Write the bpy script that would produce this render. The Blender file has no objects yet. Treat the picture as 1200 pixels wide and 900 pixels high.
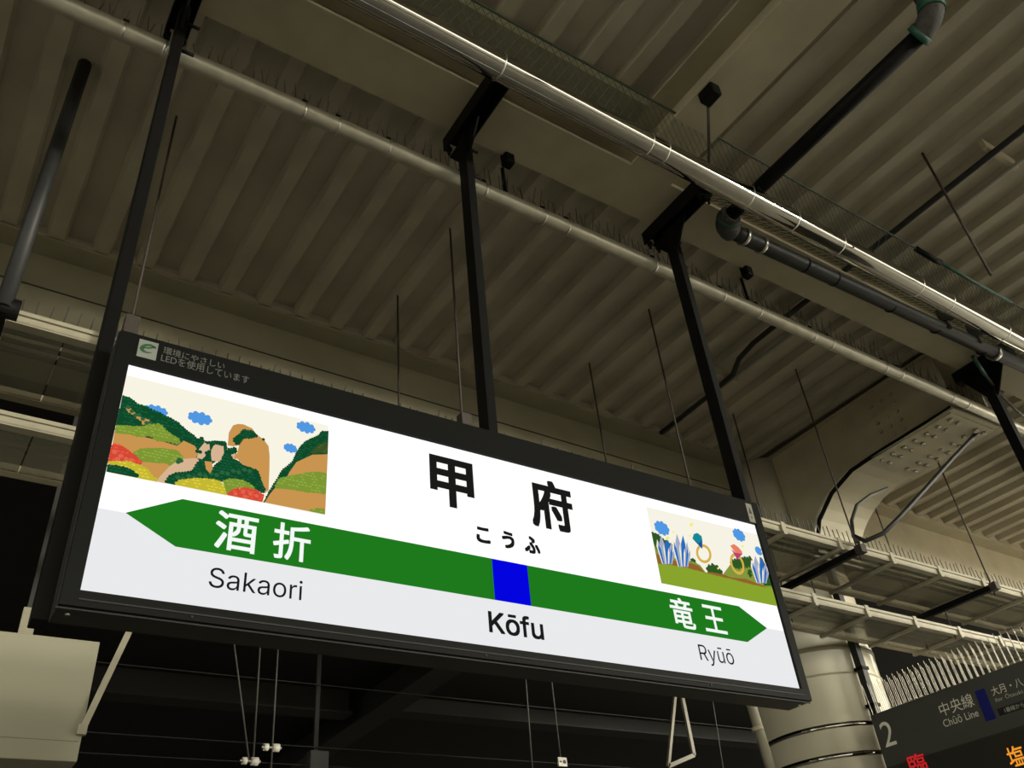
import bpy, bmesh, math, random
from mathutils import Vector, Matrix
random.seed(7)
SC = bpy.context.scene
COL = SC.collection
PI = math.pi

# ------------------------------------------------------------------ camera
RX = Vector((0.84134873, -0.53372344, -0.08527372))     # picture right, in world axes
RD = Vector((0.25806787, 0.5353106, -0.80426583))       # picture down
RF = Vector((0.47490346, 0.65466163, 0.58811977))       # view direction
EYE = Vector((0, 0, 1.55))
FPX = 1034.74
cam = bpy.data.cameras.new('camera')
cam.sensor_width = 36.0
cam.lens = FPX / 1200 * 36.0
cam.clip_end = 300
camo = bpy.data.objects.new('camera', cam)
M3 = Matrix((RX, -RD, -RF)).transposed()
camo.matrix_world = Matrix.Translation(EYE) @ M3.to_4x4()
COL.objects.link(camo)
SC.camera = camo

# ------------------------------------------------------------------ daylight and exposure
world = bpy.data.worlds.new('overcast_sky')
SC.world = world
world.use_nodes = True
bg = world.node_tree.nodes['Background']
bg.inputs[0].default_value = (1.0, 0.97, 0.80, 1)
bg.inputs[1].default_value = 4.6
sun = bpy.data.lights.new('low_daylight', 'SUN')
sun.energy = 3.6
sun.angle = math.radians(6)
sun.color = (1.0, 0.94, 0.80)
suno = bpy.data.objects.new('low_daylight', sun)
COL.objects.link(suno)
SUN_DIR = Vector((0.64, -0.765, 0.05)).normalized()
suno.rotation_euler = SUN_DIR.to_track_quat('Z', 'Y').to_euler()
suno.location = (30, -20, 12)
SC.view_settings.view_transform = 'Standard'
SC.view_settings.look = 'None'
SC.view_settings.exposure = 0.0
SC.view_settings.gamma = 1.0
SC.view_settings.use_curve_mapping = False


def px_ray(u, v):
    return RX * ((u - 600) / FPX) + RD * ((v - 450) / FPX) + RF


def on_y(u, v, y):
    d = px_ray(u, v)
    return EYE + d * (y / d.y)


def on_x(u, v, x):
    d = px_ray(u, v)
    return EYE + d * (x / d.x)


def on_z(u, v, z):
    d = px_ray(u, v)
    return EYE + d * ((z - 1.55) / d.z)


# ------------------------------------------------------------------ materials
def srgb(r, g, b):
    f = lambda c: (c / 255 / 12.92) if c <= 10.31 else ((c / 255 + 0.055) / 1.055) ** 2.4
    return (f(r), f(g), f(b), 1)


def paint(name, rgb, rough=0.5, metal=0.0, var=0.15, scale=6.0, rust=0.0, bump=0.0, spec=0.5):
    m = bpy.data.materials.new(name)
    m.use_nodes = True
    nt = m.node_tree
    b = nt.nodes['Principled BSDF']
    b.inputs['Roughness'].default_value = rough
    b.inputs['Metallic'].default_value = metal
    b.inputs['Specular IOR Level'].default_value = spec
    base = Vector(rgb[:3])
    if var > 0:
        tc = nt.nodes.new('ShaderNodeTexCoord')
        n = nt.nodes.new('ShaderNodeTexNoise')
        n.inputs['Scale'].default_value = scale
        n.inputs['Detail'].default_value = 5
        nt.links.new(tc.outputs['Object'], n.inputs['Vector'])
        r = nt.nodes.new('ShaderNodeValToRGB')
        r.color_ramp.elements[0].position = 0.3
        r.color_ramp.elements[1].position = 0.7
        r.color_ramp.elements[0].color = (*(base * (1 - var)), 1)
        r.color_ramp.elements[1].color = (*(base * (1 + var * 0.5)), 1)
        nt.links.new(n.outputs['Fac'], r.inputs['Fac'])
        out = r.outputs['Color']
        if rust > 0:
            n2 = nt.nodes.new('ShaderNodeTexNoise')
            n2.inputs['Scale'].default_value = 1.7
            n2.inputs['Detail'].default_value = 8
            nt.links.new(tc.outputs['Object'], n2.inputs['Vector'])
            r2 = nt.nodes.new('ShaderNodeValToRGB')
            r2.color_ramp.elements[0].position = 0.5
            r2.color_ramp.elements[1].position = 0.72
            r2.color_ramp.elements[1].color = (rust, rust, rust, 1)
            nt.links.new(n2.outputs['Fac'], r2.inputs['Fac'])
            mx = nt.nodes.new('ShaderNodeMixRGB')
            mx.inputs['Color2'].default_value = (0.20, 0.11, 0.05, 1)
            nt.links.new(r2.outputs['Color'], mx.inputs['Fac'])
            nt.links.new(out, mx.inputs['Color1'])
            out = mx.outputs['Color']
        nt.links.new(out, b.inputs['Base Color'])
        if bump > 0:
            bp = nt.nodes.new('ShaderNodeBump')
            bp.inputs['Strength'].default_value = bump
            bp.inputs['Distance'].default_value = 0.01
            nt.links.new(n.outputs['Fac'], bp.inputs['Height'])
            nt.links.new(bp.outputs['Normal'], b.inputs['Normal'])
    else:
        b.inputs['Base Color'].default_value = (*base, 1)
    return m


def lit(name, rgb, strength=1.0):
    m = bpy.data.materials.new(name)
    m.use_nodes = True
    nt = m.node_tree
    b = nt.nodes['Principled BSDF']
    b.inputs['Base Color'].default_value = (0, 0, 0, 1)
    b.inputs['Roughness'].default_value = 0.4
    b.inputs['Specular IOR Level'].default_value = 0.0
    b.inputs['Emission Color'].default_value = rgb
    b.inputs['Emission Strength'].default_value = strength
    return m


def clear_sheet(name):
    m = bpy.data.materials.new(name)
    m.use_nodes = True
    nt = m.node_tree
    nt.nodes.remove(nt.nodes['Principled BSDF'])
    out = nt.nodes['Material Output']
    tr = nt.nodes.new('ShaderNodeBsdfTransparent')
    tr.inputs[0].default_value = (0.75, 0.74, 0.68, 1)
    df = nt.nodes.new('ShaderNodeBsdfPrincipled')
    df.inputs['Base Color'].default_value = (0.34, 0.33, 0.27, 1)
    df.inputs['Roughness'].default_value = 0.22
    mx = nt.nodes.new('ShaderNodeMixShader')
    mx.inputs[0].default_value = 0.45
    nt.links.new(tr.outputs[0], mx.inputs[1])
    nt.links.new(df.outputs[0], mx.inputs[2])
    nt.links.new(mx.outputs[0], out.inputs['Surface'])
    return m


CREAM = (0.40, 0.36, 0.25)
M = dict(
    deck=paint('deck_paint', (0.39, 0.355, 0.275), 0.6, var=0.14, scale=3.0, rust=0.18),
    cream=paint('cream_steel_paint', CREAM, 0.5, var=0.14, scale=4.0),
    cream_shaded=paint('shaded_cream_paint', (0.31, 0.285, 0.195), 0.55, var=0.14, scale=3.0),  # darker cream: shade of the far left girder put into its paint
    cream_gloss=paint('cream_gloss_paint', (0.55, 0.51, 0.39), 0.2, var=0.06, scale=3.0),
    rail=paint('cream_rail_paint', (0.32, 0.295, 0.215), 0.4, var=0.15, scale=8.0),
    dull_cream=paint('dull_cream_bar', (0.22, 0.20, 0.14), 0.5, var=0.1),
    board_cream=paint('cream_sheet', (0.30, 0.285, 0.205), 0.5, var=0.05, scale=2.0),
    dark=paint('dark_bronze_paint', (0.016, 0.016, 0.015), 0.45, var=0.15, scale=9.0),
    black=paint('black_steel', (0.0045, 0.0045, 0.004), 0.55, var=0.2, scale=9.0, spec=0.1),
    groove=paint('black_gasket', (0.006, 0.006, 0.006), 0.7, var=0),
    frame=paint('charcoal_aluminium', (0.0075, 0.0079, 0.0074), 0.5, var=0.08, scale=5.0, spec=0.06),
    casing=paint('casing_paint', (0.030, 0.029, 0.023), 0.5, var=0.15, scale=2.0, spec=0.25),
    steel=paint('polished_steel', (0.46, 0.445, 0.40), 0.05, metal=1.0, var=0.08, scale=10.0),
    zinc=paint('zinc_steel', (0.55, 0.53, 0.48), 0.32, metal=1.0, var=0.15, scale=14.0),
    galv=paint('galvanised_pipe', (0.42, 0.395, 0.31), 0.36, metal=0.4, var=0.2, scale=12.0),
    grey=paint('grey_pipe_paint', (0.022, 0.0225, 0.0215), 0.5, var=0.2, scale=10.0, spec=0.3),
    conduit=paint('grey_conduit', (0.30, 0.29, 0.25), 0.4, metal=0.3, var=0.12, scale=10.0),
    wire=paint('weathered_wire', (0.05, 0.048, 0.04), 0.5, metal=0.3, var=0),
    line=paint('dull_line_wire', (0.06, 0.058, 0.05), 0.6, var=0),
    rod=paint('rusty_rod', (0.035, 0.026, 0.018), 0.7, var=0.3, scale=30.0),
    spike=paint('spike_wire', (0.30, 0.29, 0.25), 0.35, metal=0.6, var=0),
    net=paint('green_net_cord', (0.035, 0.050, 0.030), 0.7, var=0.1),
    green_tape=paint('green_tape', (0.01, 0.075, 0.05), 0.5, var=0.2, scale=20),
    lagging=paint('grey_wrapped_lagging', (0.045, 0.043, 0.038), 0.7, var=0.4, scale=30, bump=0.6),
    gutter=paint('gutter_paint', (0.20, 0.195, 0.125), 0.6, var=0.15, scale=3),
    far=paint('shaded_dark_paint', (0.009, 0.0088, 0.0072), 0.8, var=0.2, scale=1.2),  # dark paint with the shed's deep shade put into its colour
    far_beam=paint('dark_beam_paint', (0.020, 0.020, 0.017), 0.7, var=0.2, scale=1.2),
    floor=paint('platform_asphalt', (0.22, 0.21, 0.185), 0.85, var=0.25, scale=8, bump=0.3),
    ballast=paint('track_ballast', (0.15, 0.13, 0.11), 0.95, var=0.5, scale=25, bump=0.8),
    porcelain=paint('white_porcelain', (0.75, 0.72, 0.62), 0.2, var=0.05),
    board=paint('departure_board_grey', (0.062, 0.065, 0.057), 0.5, var=0.06, scale=4),
    screen=paint('led_screen_black', (0.030, 0.028, 0.022), 0.35, var=0),
    board_text=paint('pale_lettering', (0.80, 0.78, 0.67), 0.6, var=0),
    board_text_dim=paint('dim_lettering', (0.52, 0.51, 0.44), 0.6, var=0),
    board_blue=paint('blue_patch', (0.004, 0.008, 0.15), 0.5, var=0),
    inset=paint('black_inset', (0.010, 0.010, 0.009), 0.5, var=0),
    clear=clear_sheet('clear_drip_sheet'),
    sticker=paint('pale_sticker', (0.20, 0.22, 0.19), 0.5, var=0.05),
    leaf=paint('sticker_green', (0.018, 0.075, 0.025), 0.5, var=0),
    notice=paint('grey_notice_ink', (0.10, 0.104, 0.096), 0.5, var=0),
    cream_sticker=paint('cream_sticker', (0.20, 0.19, 0.14), 0.5, var=0.05),
    led_red=lit('red_led', srgb(205, 40, 42), 0.75),
    led_amber=lit('amber_led', srgb(250, 160, 50), 0.9),
)
LAMP = lit('lamp_tube', (1.0, 0.88, 0.66, 1), 220.0)
INK = {}


def ink(rgb, k=1.0):
    key = (rgb, k)
    if key not in INK:
        INK[key] = lit('backlit_ink', srgb(*rgb), k)
    return INK[key]


# ------------------------------------------------------------------ object helpers
def tag(o, label=None, cat=None, group=None, kind=None):
    if label:
        o['label'] = label
    if cat:
        o['category'] = cat
    if group:
        o['group'] = group
    if kind:
        o['kind'] = kind
    return o


def thing(name, label, cat, group=None, loc=(0, 0, 0), rz=0.0):
    o = bpy.data.objects.new(name, None)
    o.empty_display_size = 0.1
    COL.objects.link(o)
    o.location = loc
    o.rotation_euler = (0, 0, rz)
    return tag(o, label, cat, group)


def link_mesh(name, me, mat=None, parent=None, kind=None, label=None):
    o = bpy.data.objects.new(name, me)
    COL.objects.link(o)
    if mat and not me.materials:
        me.materials.append(mat)
    if parent:
        o.parent = parent
    return tag(o, label, None, None, kind)


class MB:
    def __init__(self):
        self.v = []
        self.f = []
        self.s = []

    def box(self, x0, x1, y0, y1, z0, z1):
        n = len(self.v)
        self.v += [(x, y, z) for z in (z0, z1) for y in (y0, y1) for x in (x0, x1)]
        for q in ((0, 2, 3, 1), (4, 5, 7, 6), (0, 1, 5, 4), (2, 6, 7, 3), (0, 4, 6, 2), (1, 3, 7, 5)):
            self.f.append([n + i for i in q])
            self.s.append(False)
        return self

    def bar(self, a, b, w, h=None, up=(0, 0, 1)):
        """square bar from a to b"""
        a, b = Vector(a), Vector(b)
        h = h or w
        d = (b - a).normalized()
        u = Vector(up)
        if abs(d.dot(u)) > 0.95:
            u = Vector((0, 1, 0))
        s = d.cross(u).normalized()
        t = s.cross(d).normalized()
        n = len(self.v)
        for p in (a, b):
            for i, j in ((-1, -1), (1, -1), (1, 1), (-1, 1)):
                self.v.append(tuple(p + s * (i * w / 2) + t * (j * h / 2)))
        for q in ((3, 2, 1, 0), (4, 5, 6, 7), (0, 1, 5, 4), (1, 2, 6, 5), (2, 3, 7, 6), (3, 0, 4, 7)):
            self.f.append([n + i for i in q])
            self.s.append(False)
        return self

    def tube(self, pts, r, seg=10, caps=True):
        pts = [Vector(p) for p in pts]
        rs = r if isinstance(r, (list, tuple)) else [r] * len(pts)
        n0 = len(self.v)
        prev = None
        for i, p in enumerate(pts):
            if i == 0:
                d = pts[1] - p
            elif i == len(pts) - 1:
                d = p - pts[i - 1]
            else:
                d = (pts[i + 1] - p).normalized() + (p - pts[i - 1]).normalized()
            d.normalize()
            if prev is None:
                u = Vector((0, 0, 1)) if abs(d.z) < 0.9 else Vector((1, 0, 0))
            else:
                u = prev
            s = d.cross(u).normalized()
            u = s.cross(d).normalized()
            prev = u
            for k in range(seg):
                a = 2 * PI * k / seg
                self.v.append(tuple(p + (s * math.cos(a) + u * math.sin(a)) * rs[i]))
        for i in range(len(pts) - 1):
            for k in range(seg):
                a = n0 + i * seg + k
                b = n0 + i * seg + (k + 1) % seg
                self.f.append([a, b, b + seg, a + seg])
                self.s.append(True)
        if caps:
            self.f.append([n0 + k for k in range(seg)][::-1])
            self.s.append(False)
            e = n0 + (len(pts) - 1) * seg
            self.f.append([e + k for k in range(seg)])
            self.s.append(False)
        return self

    def lathe_z(self, c, prof, seg=40, caps=True):
        return self.tube([(c[0], c[1], z) for r, z in prof], [r for r, z in prof], seg, caps)

    def poly(self, pts):
        n = len(self.v)
        self.v += [tuple(p) for p in pts]
        self.f.append(list(range(n, n + len(pts))))
        self.s.append(False)
        return self

    def prism(self, pts, ext):
        n = len(self.v)
        k = len(pts)
        e = Vector(ext)
        self.v += [tuple(Vector(p)) for p in pts] + [tuple(Vector(p) + e) for p in pts]
        self.f.append(list(range(n, n + k))[::-1])
        self.f.append(list(range(n + k, n + 2 * k)))
        self.s += [False, False]
        for i in range(k):
            j = (i + 1) % k
            self.f.append([n + i, n + j, n + k + j, n + k + i])
            self.s.append(False)
        return self

    def mesh(self, name, mat=None):
        me = bpy.data.meshes.new(name)
        me.from_pydata(self.v, [], self.f)
        me.polygons.foreach_set('use_smooth', self.s)
        if mat:
            me.materials.append(mat)
        bm = bmesh.new()
        bm.from_mesh(me)
        bmesh.ops.recalc_face_normals(bm, faces=bm.faces)
        bm.to_mesh(me)
        bm.free()
        return me

    def build(self, name, mat, parent=None, kind=None, label=None, bevel=0.0):
        o = link_mesh(name, self.mesh(name, mat), None, parent, kind, label)
        if bevel:
            b = o.modifiers.new('bevel', 'BEVEL')
            b.width = bevel
            b.segments = 2
            b.limit_method = 'ANGLE'
        return o


GLYPHS = {'S':(447,[[(224,-9),(188,-7),(156,-1),(128,9),(102,23),(81,40),(64,60),(51,83),(42,109),(38,137),(104,137),(108,118),(114,102),(123,88),(136,76),(150,66),(166,59),(185,53),(204,50),(224,49),(246,50),(267,54),(286,60),(303,69),(317,79),(329,92),(338,106),(344,122),(346,139),(344,154),(340,168),(332,179),(322,189),(310,197),(296,205),(280,211),(263,217),(245,222),(184,239),(145,253),(112,269),(86,289),(67,313),(56,341),(52,372),(54,400),(62,425),(75,448),(92,468),(113,484),(138,498),(165,508),(195,514),(227,516),(259,514),(289,508),(316,498),(340,484),(360,468),(377,449),(390,427),(398,403),(401,378),(337,378),(332,402),(320,421),(302,437),(280,449),(254,456),(225,459),(204,457),(185,454),(167,448),(152,440),(139,430),(129,418),(121,405),(117,391),(115,376),(117,359),(122,345),(131,334),(142,324),(155,315),(169,308),(184,302),(198,297),(212,293),(264,279),(279,275),(295,270),(312,264),(328,256),(344,248),(359,238),(372,226),(384,213),(395,198),(402,180),(407,161),(408,139),(406,112),(399,87),(386,64),(370,43),(349,25),(323,11),(294,0),(261,-7)]]),'a':(389,[[(160,-9),(137,-7),(115,-3),(94,5),(76,15),(60,29),(48,45),(38,63),(32,84),(30,108),(32,128),(36,146),(43,161),(53,174),(64,184),(78,193),(92,200),(108,206),(125,211),(143,214),(161,217),(178,220),(200,223),(218,225),(234,227),(247,229),(257,231),(265,235),(271,240),(274,246),(276,255),(276,257),(275,272),(272,285),(267,297),(260,307),(251,315),(240,322),(227,327),(212,330),(196,331),(178,330),(163,327),(149,322),(137,316),(127,309),(118,301),(110,292),(104,283),(100,274),(41,291),(51,313),(64,331),(79,346),(95,358),(114,368),(133,375),(153,380),(173,383),(194,384),(208,384),(223,382),(239,379),(255,375),(271,369),(286,360),(300,350),(312,336),(322,320),(330,301),(335,278),(337,251),(337,0),(277,0),(277,52),(272,52),(267,43),(260,34),(252,25),(242,16),(229,8),(215,1),(199,-4),(181,-7)],[(170,45),(192,47),(211,51),(228,59),(242,68),(254,80),(263,93),(270,108),(274,122),(276,138),(276,190),(272,187),(267,184),(259,182),(251,180),(241,178),(231,176),(221,174),(210,173),(200,171),(191,170),(182,169),(175,168),(161,166),(147,163),(134,159),(122,153),(112,147),(103,139),(97,130),(93,118),(92,105),(93,93),(96,82),(102,72),(109,64),(119,57),(130,52),(142,48),(156,46)]]),'k':(381,[[(110,137),(110,212),(121,212),(284,379),(360,379),(184,199),(177,199)],[(53,0),(53,509),(114,509),(114,0)],[(294,0),(148,186),(191,229),(372,0)]]),'o':(415,[[(207,-8),(174,-5),(144,3),(117,16),(93,35),(72,58),(56,85),(44,116),(37,150),(34,187),(37,225),(44,260),(56,291),(72,318),(93,341),(117,360),(144,374),(174,382),(207,384),(241,382),(271,374),(299,360),(323,341),(343,318),(359,291),(371,260),(379,225),(381,187),(379,150),(371,116),(359,85),(343,58),(323,35),(299,16),(271,3),(241,-5)],[(207,46),(231,49),(252,55),(270,66),(285,80),(298,97),(307,117),(314,139),(318,163),(319,187),(318,212),(314,236),(307,258),(298,278),(285,296),(270,310),(252,321),(231,328),(207,330),(184,328),(163,321),(145,310),(130,296),(118,278),(108,258),(102,236),(98,212),(96,187),(98,163),(102,139),(108,117),(118,97),(130,80),(145,66),(163,55),(184,49)]]),'r':(259,[[(53,0),(53,379),(112,379),(112,321),(115,321),(124,339),(137,354),(152,367),(171,377),(191,383),(213,385),(218,385),(223,385),(229,384),(235,384),(240,384),(243,384),(243,322),(241,323),(236,324),(230,324),(223,325),(215,326),(207,326),(190,324),(174,321),(159,315),(146,306),(135,296),(126,284),(119,269),(115,254),(114,237),(114,0)]]),'i':(167,[[(53,0),(53,379),(114,379),(114,0)],[(84,443),(73,444),(63,448),(54,455),(47,463),(43,472),(41,483),(43,494),(47,504),(54,512),(63,518),(73,522),(84,524),(95,522),(105,518),(114,512),(121,504),(125,494),(126,483),(125,472),(121,463),(114,455),(105,448),(95,444)]]),'R':(449,[[(60,0),(60,509),(125,509),(125,0)],[(60,509),(236,509),(273,506),(305,500),(333,489),(356,473),(376,455),(390,433),(401,408),(407,381),(409,352),(407,323),(401,296),(390,271),(376,250),(356,232),(333,217),(305,206),(273,200),(236,198),(125,198),(125,255),(234,255),(258,256),(280,260),(298,267),(313,276),(325,287),(334,300),(340,316),(344,333),(345,352),(344,371),(340,389),(334,405),(325,419),(313,430),(298,440),(279,446),(258,451),(233,452),(125,452),(60,452)],[(353,0),(230,229),(303,229),(428,0)]]),'y':(389,[[(47,-139),(61,-86),(71,-87),(83,-89),(94,-90),(104,-89),(113,-86),(122,-81),(130,-74),(138,-64),(145,-51),(151,-36),(163,-1),(17,379),(84,379),(165,155),(173,132),(180,109),(187,87),(193,64),(199,42),(206,21),(184,21),(190,42),(196,64),(202,87),(209,110),(216,132),(224,155),(305,379),(371,379),(204,-58),(196,-77),(187,-93),(177,-107),(165,-119),(153,-128),(139,-136),(125,-141),(109,-144),(91,-145),(82,-145),(73,-144),(65,-143),(57,-142),(52,-140)]]),'ū':(410,[[(182,-5),(158,-3),(135,2),(115,11),(97,23),(82,39),(69,59),(60,82),(54,109),(53,139),(53,379),(114,379),(114,144),(116,117),(124,94),(137,75),(154,61),(175,53),(200,50),(218,51),(234,55),(249,62),(263,71),(274,83),(283,97),(290,113),(295,132),(296,153),(296,379),(357,379),(357,0),(298,0),(298,92),(307,92),(294,60),(277,35),(257,17),(234,5),(209,-3)],[(299,506),(299,458),(110,458),(110,506)]]),'ō':(415,[[(207,-8),(174,-5),(144,3),(117,16),(93,35),(72,58),(56,85),(44,116),(37,150),(34,187),(37,225),(44,260),(56,291),(72,318),(93,341),(117,360),(144,374),(174,382),(207,384),(241,382),(271,374),(299,360),(323,341),(343,318),(359,291),(371,260),(379,225),(381,187),(379,150),(371,116),(359,85),(343,58),(323,35),(299,16),(271,3),(241,-5)],[(207,46),(231,49),(252,55),(270,66),(285,80),(298,97),(307,117),(314,139),(318,163),(319,187),(318,212),(314,236),(307,258),(298,278),(285,296),(270,310),(252,321),(231,328),(207,330),(184,328),(163,321),(145,310),(130,296),(118,278),(108,258),(102,236),(98,212),(96,187),(98,163),(102,139),(108,117),(118,97),(130,80),(145,66),(163,55),(184,49)],[(302,506),(302,458),(113,458),(113,506)]]),'K':(467,[[(104,145),(104,216),(116,231),(128,246),(139,261),(151,275),(162,289),(174,303),(187,317),(199,331),(212,344),(364,509),(448,509),(231,276),(228,276)],[(60,0),(60,509),(125,509),(125,334),(124,225),(125,193),(125,0)],[(372,0),(188,259),(228,309),(449,0)]]),'f':(254,[[(228,379),(228,327),(6,327),(6,379)],[(81,0),(81,432),(82,452),(87,470),(96,486),(107,499),(120,510),(135,519),(152,525),(169,529),(187,530),(201,530),(212,529),(222,527),(231,525),(238,523),(243,521),(227,468),(224,470),(220,471),(215,472),(209,473),(202,474),(195,474),(178,472),(164,468),(154,460),(147,449),(143,435),(142,419),(142,0)]]),'u':(410,[[(182,-5),(158,-3),(135,2),(115,11),(97,23),(82,39),(69,59),(60,82),(54,109),(53,139),(53,379),(114,379),(114,144),(116,117),(124,94),(137,75),(154,61),(175,53),(200,50),(218,51),(234,55),(249,62),(263,71),(274,83),(283,97),(290,113),(295,132),(296,153),(296,379),(357,379),(357,0),(298,0),(298,92),(307,92),(294,60),(277,35),(257,17),(234,5),(209,-3)]])}


def flat_text(name, body, mat, parent, left, right, top, bottom, plane, depth, bold=0.0, sans=False):
    """lettering on a flat face; left/right/top/bottom are pixel points measured on it"""
    if sans:
        strokes, adv = [], 0
        for ch in body:
            w_, loops = GLYPHS[ch]
            for lp in loops:
                q_ = [((gx + adv) / 1000, gy / 1000) for gx, gy in lp]
                if ch == 'o' and strokes and loops.index(lp) > 0 or ch == 'ō' and loops.index(lp) == 1 or ch == 'a' and loops.index(lp) > 0:
                    strokes[-1].append(q_)
                else:
                    strokes.append([q_])
            adv += w_
        cus = []
        for loops in strokes:
            cu = bpy.data.curves.new(name, 'CURVE')
            cu.dimensions = '2D'
            cu.fill_mode = 'BOTH'
            for lp in loops:
                spl = cu.splines.new('POLY')
                spl.points.add(len(lp) - 1)
                for pt, (gx, gy) in zip(spl.points, lp):
                    pt.co = (gx, gy, 0, 1)
                spl.use_cyclic_u = True
            cus.append(cu)
    else:
        cu = bpy.data.curves.new(name, 'FONT')
        cu.body = body
        cu.size = 1.0
        cu.resolution_u = 4
        cus = [cu]
    vs, fs = [], []
    for cu in cus:
        ob = bpy.data.objects.new(name, cu)
        COL.objects.link(ob)
        bpy.context.view_layer.update()
        me = bpy.data.meshes.new_from_object(ob.evaluated_get(bpy.context.evaluated_depsgraph_get()))
        bpy.data.objects.remove(ob)
        bpy.data.curves.remove(cu)
        k = len(vs)
        vs += [tuple(v.co) for v in me.vertices]
        fs += [[k + i_ for i_ in p.vertices] for p in me.polygons]
        bpy.data.meshes.remove(me)
    if True:                           # heavier weight: the same glyph struck again a hair to each side
        nv, nf = [], []
        for du, dv in ((0, 0), (1, 0), (-1, 0), (0, 1), (0, -1), (1, 1), (1, -1), (-1, 1), (-1, -1))[:9 if bold > 0 else 1]:
            k = len(nv)
            nv += [(a_ + du * bold, b_ + dv * bold, 0) for a_, b_, c_ in vs]
            nf += [[k + i_ for i_ in q_] for q_ in fs]
        me = bpy.data.meshes.new(name)
        me.from_pydata(nv, [], nf)
    xs = [v.co.x for v in me.vertices]
    ys = [v.co.y for v in me.vertices]
    x0, x1, y0, y1 = min(xs), max(xs), min(ys), max(ys)
    if plane == 'y':
        f = lambda p: on_y(p[0], p[1], SIGN_Y)
        a, b = f(left).x, f(right).x
    else:
        f = lambda p: on_x(p[0], p[1], BOARD_X)
        a, b = f(left).y, f(right).y
    t, u = f(top).z, f(bottom).z
    for v in me.vertices:
        h = a + (v.co.x - x0) / (x1 - x0) * (b - a)
        z = u + (v.co.y - y0) / (y1 - y0) * (t - u)
        v.co = (h, depth, z) if plane == 'y' else (depth, h, z)
    me.materials.clear()
    me.materials.append(mat)
    return link_mesh(name, me, None, parent)


def zoomed(ox, oy, s):
    return lambda x, y: (ox + x / s, oy + y / s)


YAW = 0.018     # the canopy runs a degree off the sign
UP = 5.70       # underside of the roof deck

# ------------------------------------------------------------------ setting: ground and dark far shed
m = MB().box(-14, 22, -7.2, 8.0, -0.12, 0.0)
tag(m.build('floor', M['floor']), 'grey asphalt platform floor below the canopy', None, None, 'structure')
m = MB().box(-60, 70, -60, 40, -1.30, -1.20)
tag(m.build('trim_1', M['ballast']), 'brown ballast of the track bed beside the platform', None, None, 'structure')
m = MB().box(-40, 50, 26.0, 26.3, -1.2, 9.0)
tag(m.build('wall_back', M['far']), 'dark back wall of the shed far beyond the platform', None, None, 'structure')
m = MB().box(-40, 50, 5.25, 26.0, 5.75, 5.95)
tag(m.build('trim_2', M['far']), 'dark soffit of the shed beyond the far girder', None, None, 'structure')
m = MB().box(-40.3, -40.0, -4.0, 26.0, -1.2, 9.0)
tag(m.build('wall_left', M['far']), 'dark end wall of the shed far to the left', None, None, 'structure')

# ------------------------------------------------------------------ roof deck: one pressed pan per rib
PITCH = 0.264
deck = bpy.data.objects.new('ceiling', None)
COL.objects.link(deck)
deck.rotation_euler = (0, 0, YAW)
tag(deck, 'cream corrugated steel roof deck over the platform', None, None, 'structure')
prof = [(0, 0), (0.084, 0), (0.104, 0.060), (0.244, 0.060), (PITCH, 0)]
y0, y1 = -7.8, 5.2
pm = MB()
for i in range(len(prof) - 1):
    (xa, za), (xb, zb) = prof[i], prof[i + 1]
    pm.poly([(xa, y0, UP + za), (xb, y0, UP + zb), (xb, y1, UP + zb), (xa, y1, UP + za)])
pm.poly([(0, y0, UP + .10), (PITCH, y0, UP + .10), (PITCH, y1, UP + .10), (0, y1, UP + .10)])
pan = pm.mesh('roof_pan', M['deck'])
x = 0.82 - PITCH * 42
while x < 14.6:
    o = link_mesh('roof_pan', pan, None, deck)
    o.location = (x, 0, 0)
    x += PITCH
m = MB().box(-11, 15, y0, y1, UP + .11, UP + .16)
m.build('roof_skin', M['deck'], deck)

MB().box(-11, 15, 4.565, 4.58, UP, UP + .09).build('deck_closure', M['deck'], deck)

# unseen canopy and platform, added behind the camera to break sky reflections into streaks
tn = thing('added_canopy', 'dark unseen canopy added to break up sky reflections', 'canopy')
MB().box(-40, 50, -17.0, -10.5, 4.2, 4.6).build('canopy_roof', M['far'], tn)
for xx in (-18, -9, 0, 9, 18, 27):
    MB().box(xx - .15, xx + .15, -14.1, -13.8, 0.0, 4.2).build('canopy_post', M['far_beam'], tn)
MB().box(-40, 50, -18.0, -10.0, -1.2, 0.0).build('added_platform', M['floor'], tn)

# ------------------------------------------------------------------ girders
def h_girder(name, label, xa, xb, yc, zb, zt, bw, tw, mat=M['cream'], group=None, ft=0.018):
    t = thing(name, label, 'girder', group, rz=YAW)
    MB().box(xa, xb, yc - bw / 2, yc + bw / 2, zb, zb + ft).build('bottom_flange', mat, t)
    MB().box(xa, xb, yc - 0.007, yc + 0.007, zb + ft, zt - ft).build('web', mat, t)
    MB().box(xa, xb, yc - tw / 2, yc + tw / 2, zt - ft, zt).build('top_flange', mat, t)
    return t


gA = h_girder('roof_girder', 'pale cream steel girder with broad lower flange above the silver lagged pipe', -8, 14, 2.335, 5.40, UP, 0.30, 0.30)
gF = h_girder('roof_girder', 'deep cream girder at the far end of the corrugated deck, left of the round column', -8, 6.10, 4.745, 4.86, UP, 0.30, 0.34, M['cream_shaded'])
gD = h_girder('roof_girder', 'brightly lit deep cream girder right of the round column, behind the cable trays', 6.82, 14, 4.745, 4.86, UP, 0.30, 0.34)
bolt_me = MB().tube([(0, 0, 0), (0, -0.016, 0)], 0.017, 6).mesh('bolt', M['cream'])
for k in range(3):
    for j in range(2):
        for base in (7.05,):
            o = link_mesh('bolt', bolt_me, None, gD)
            o.location = (base + j * 0.09, 4.737, 4.98 + k * 0.13)
m = MB()
m.box(-8, 6.0, 4.728, 4.738, 5.425, 5.429)
m.build('seam', M['wire'], gF)

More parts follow.
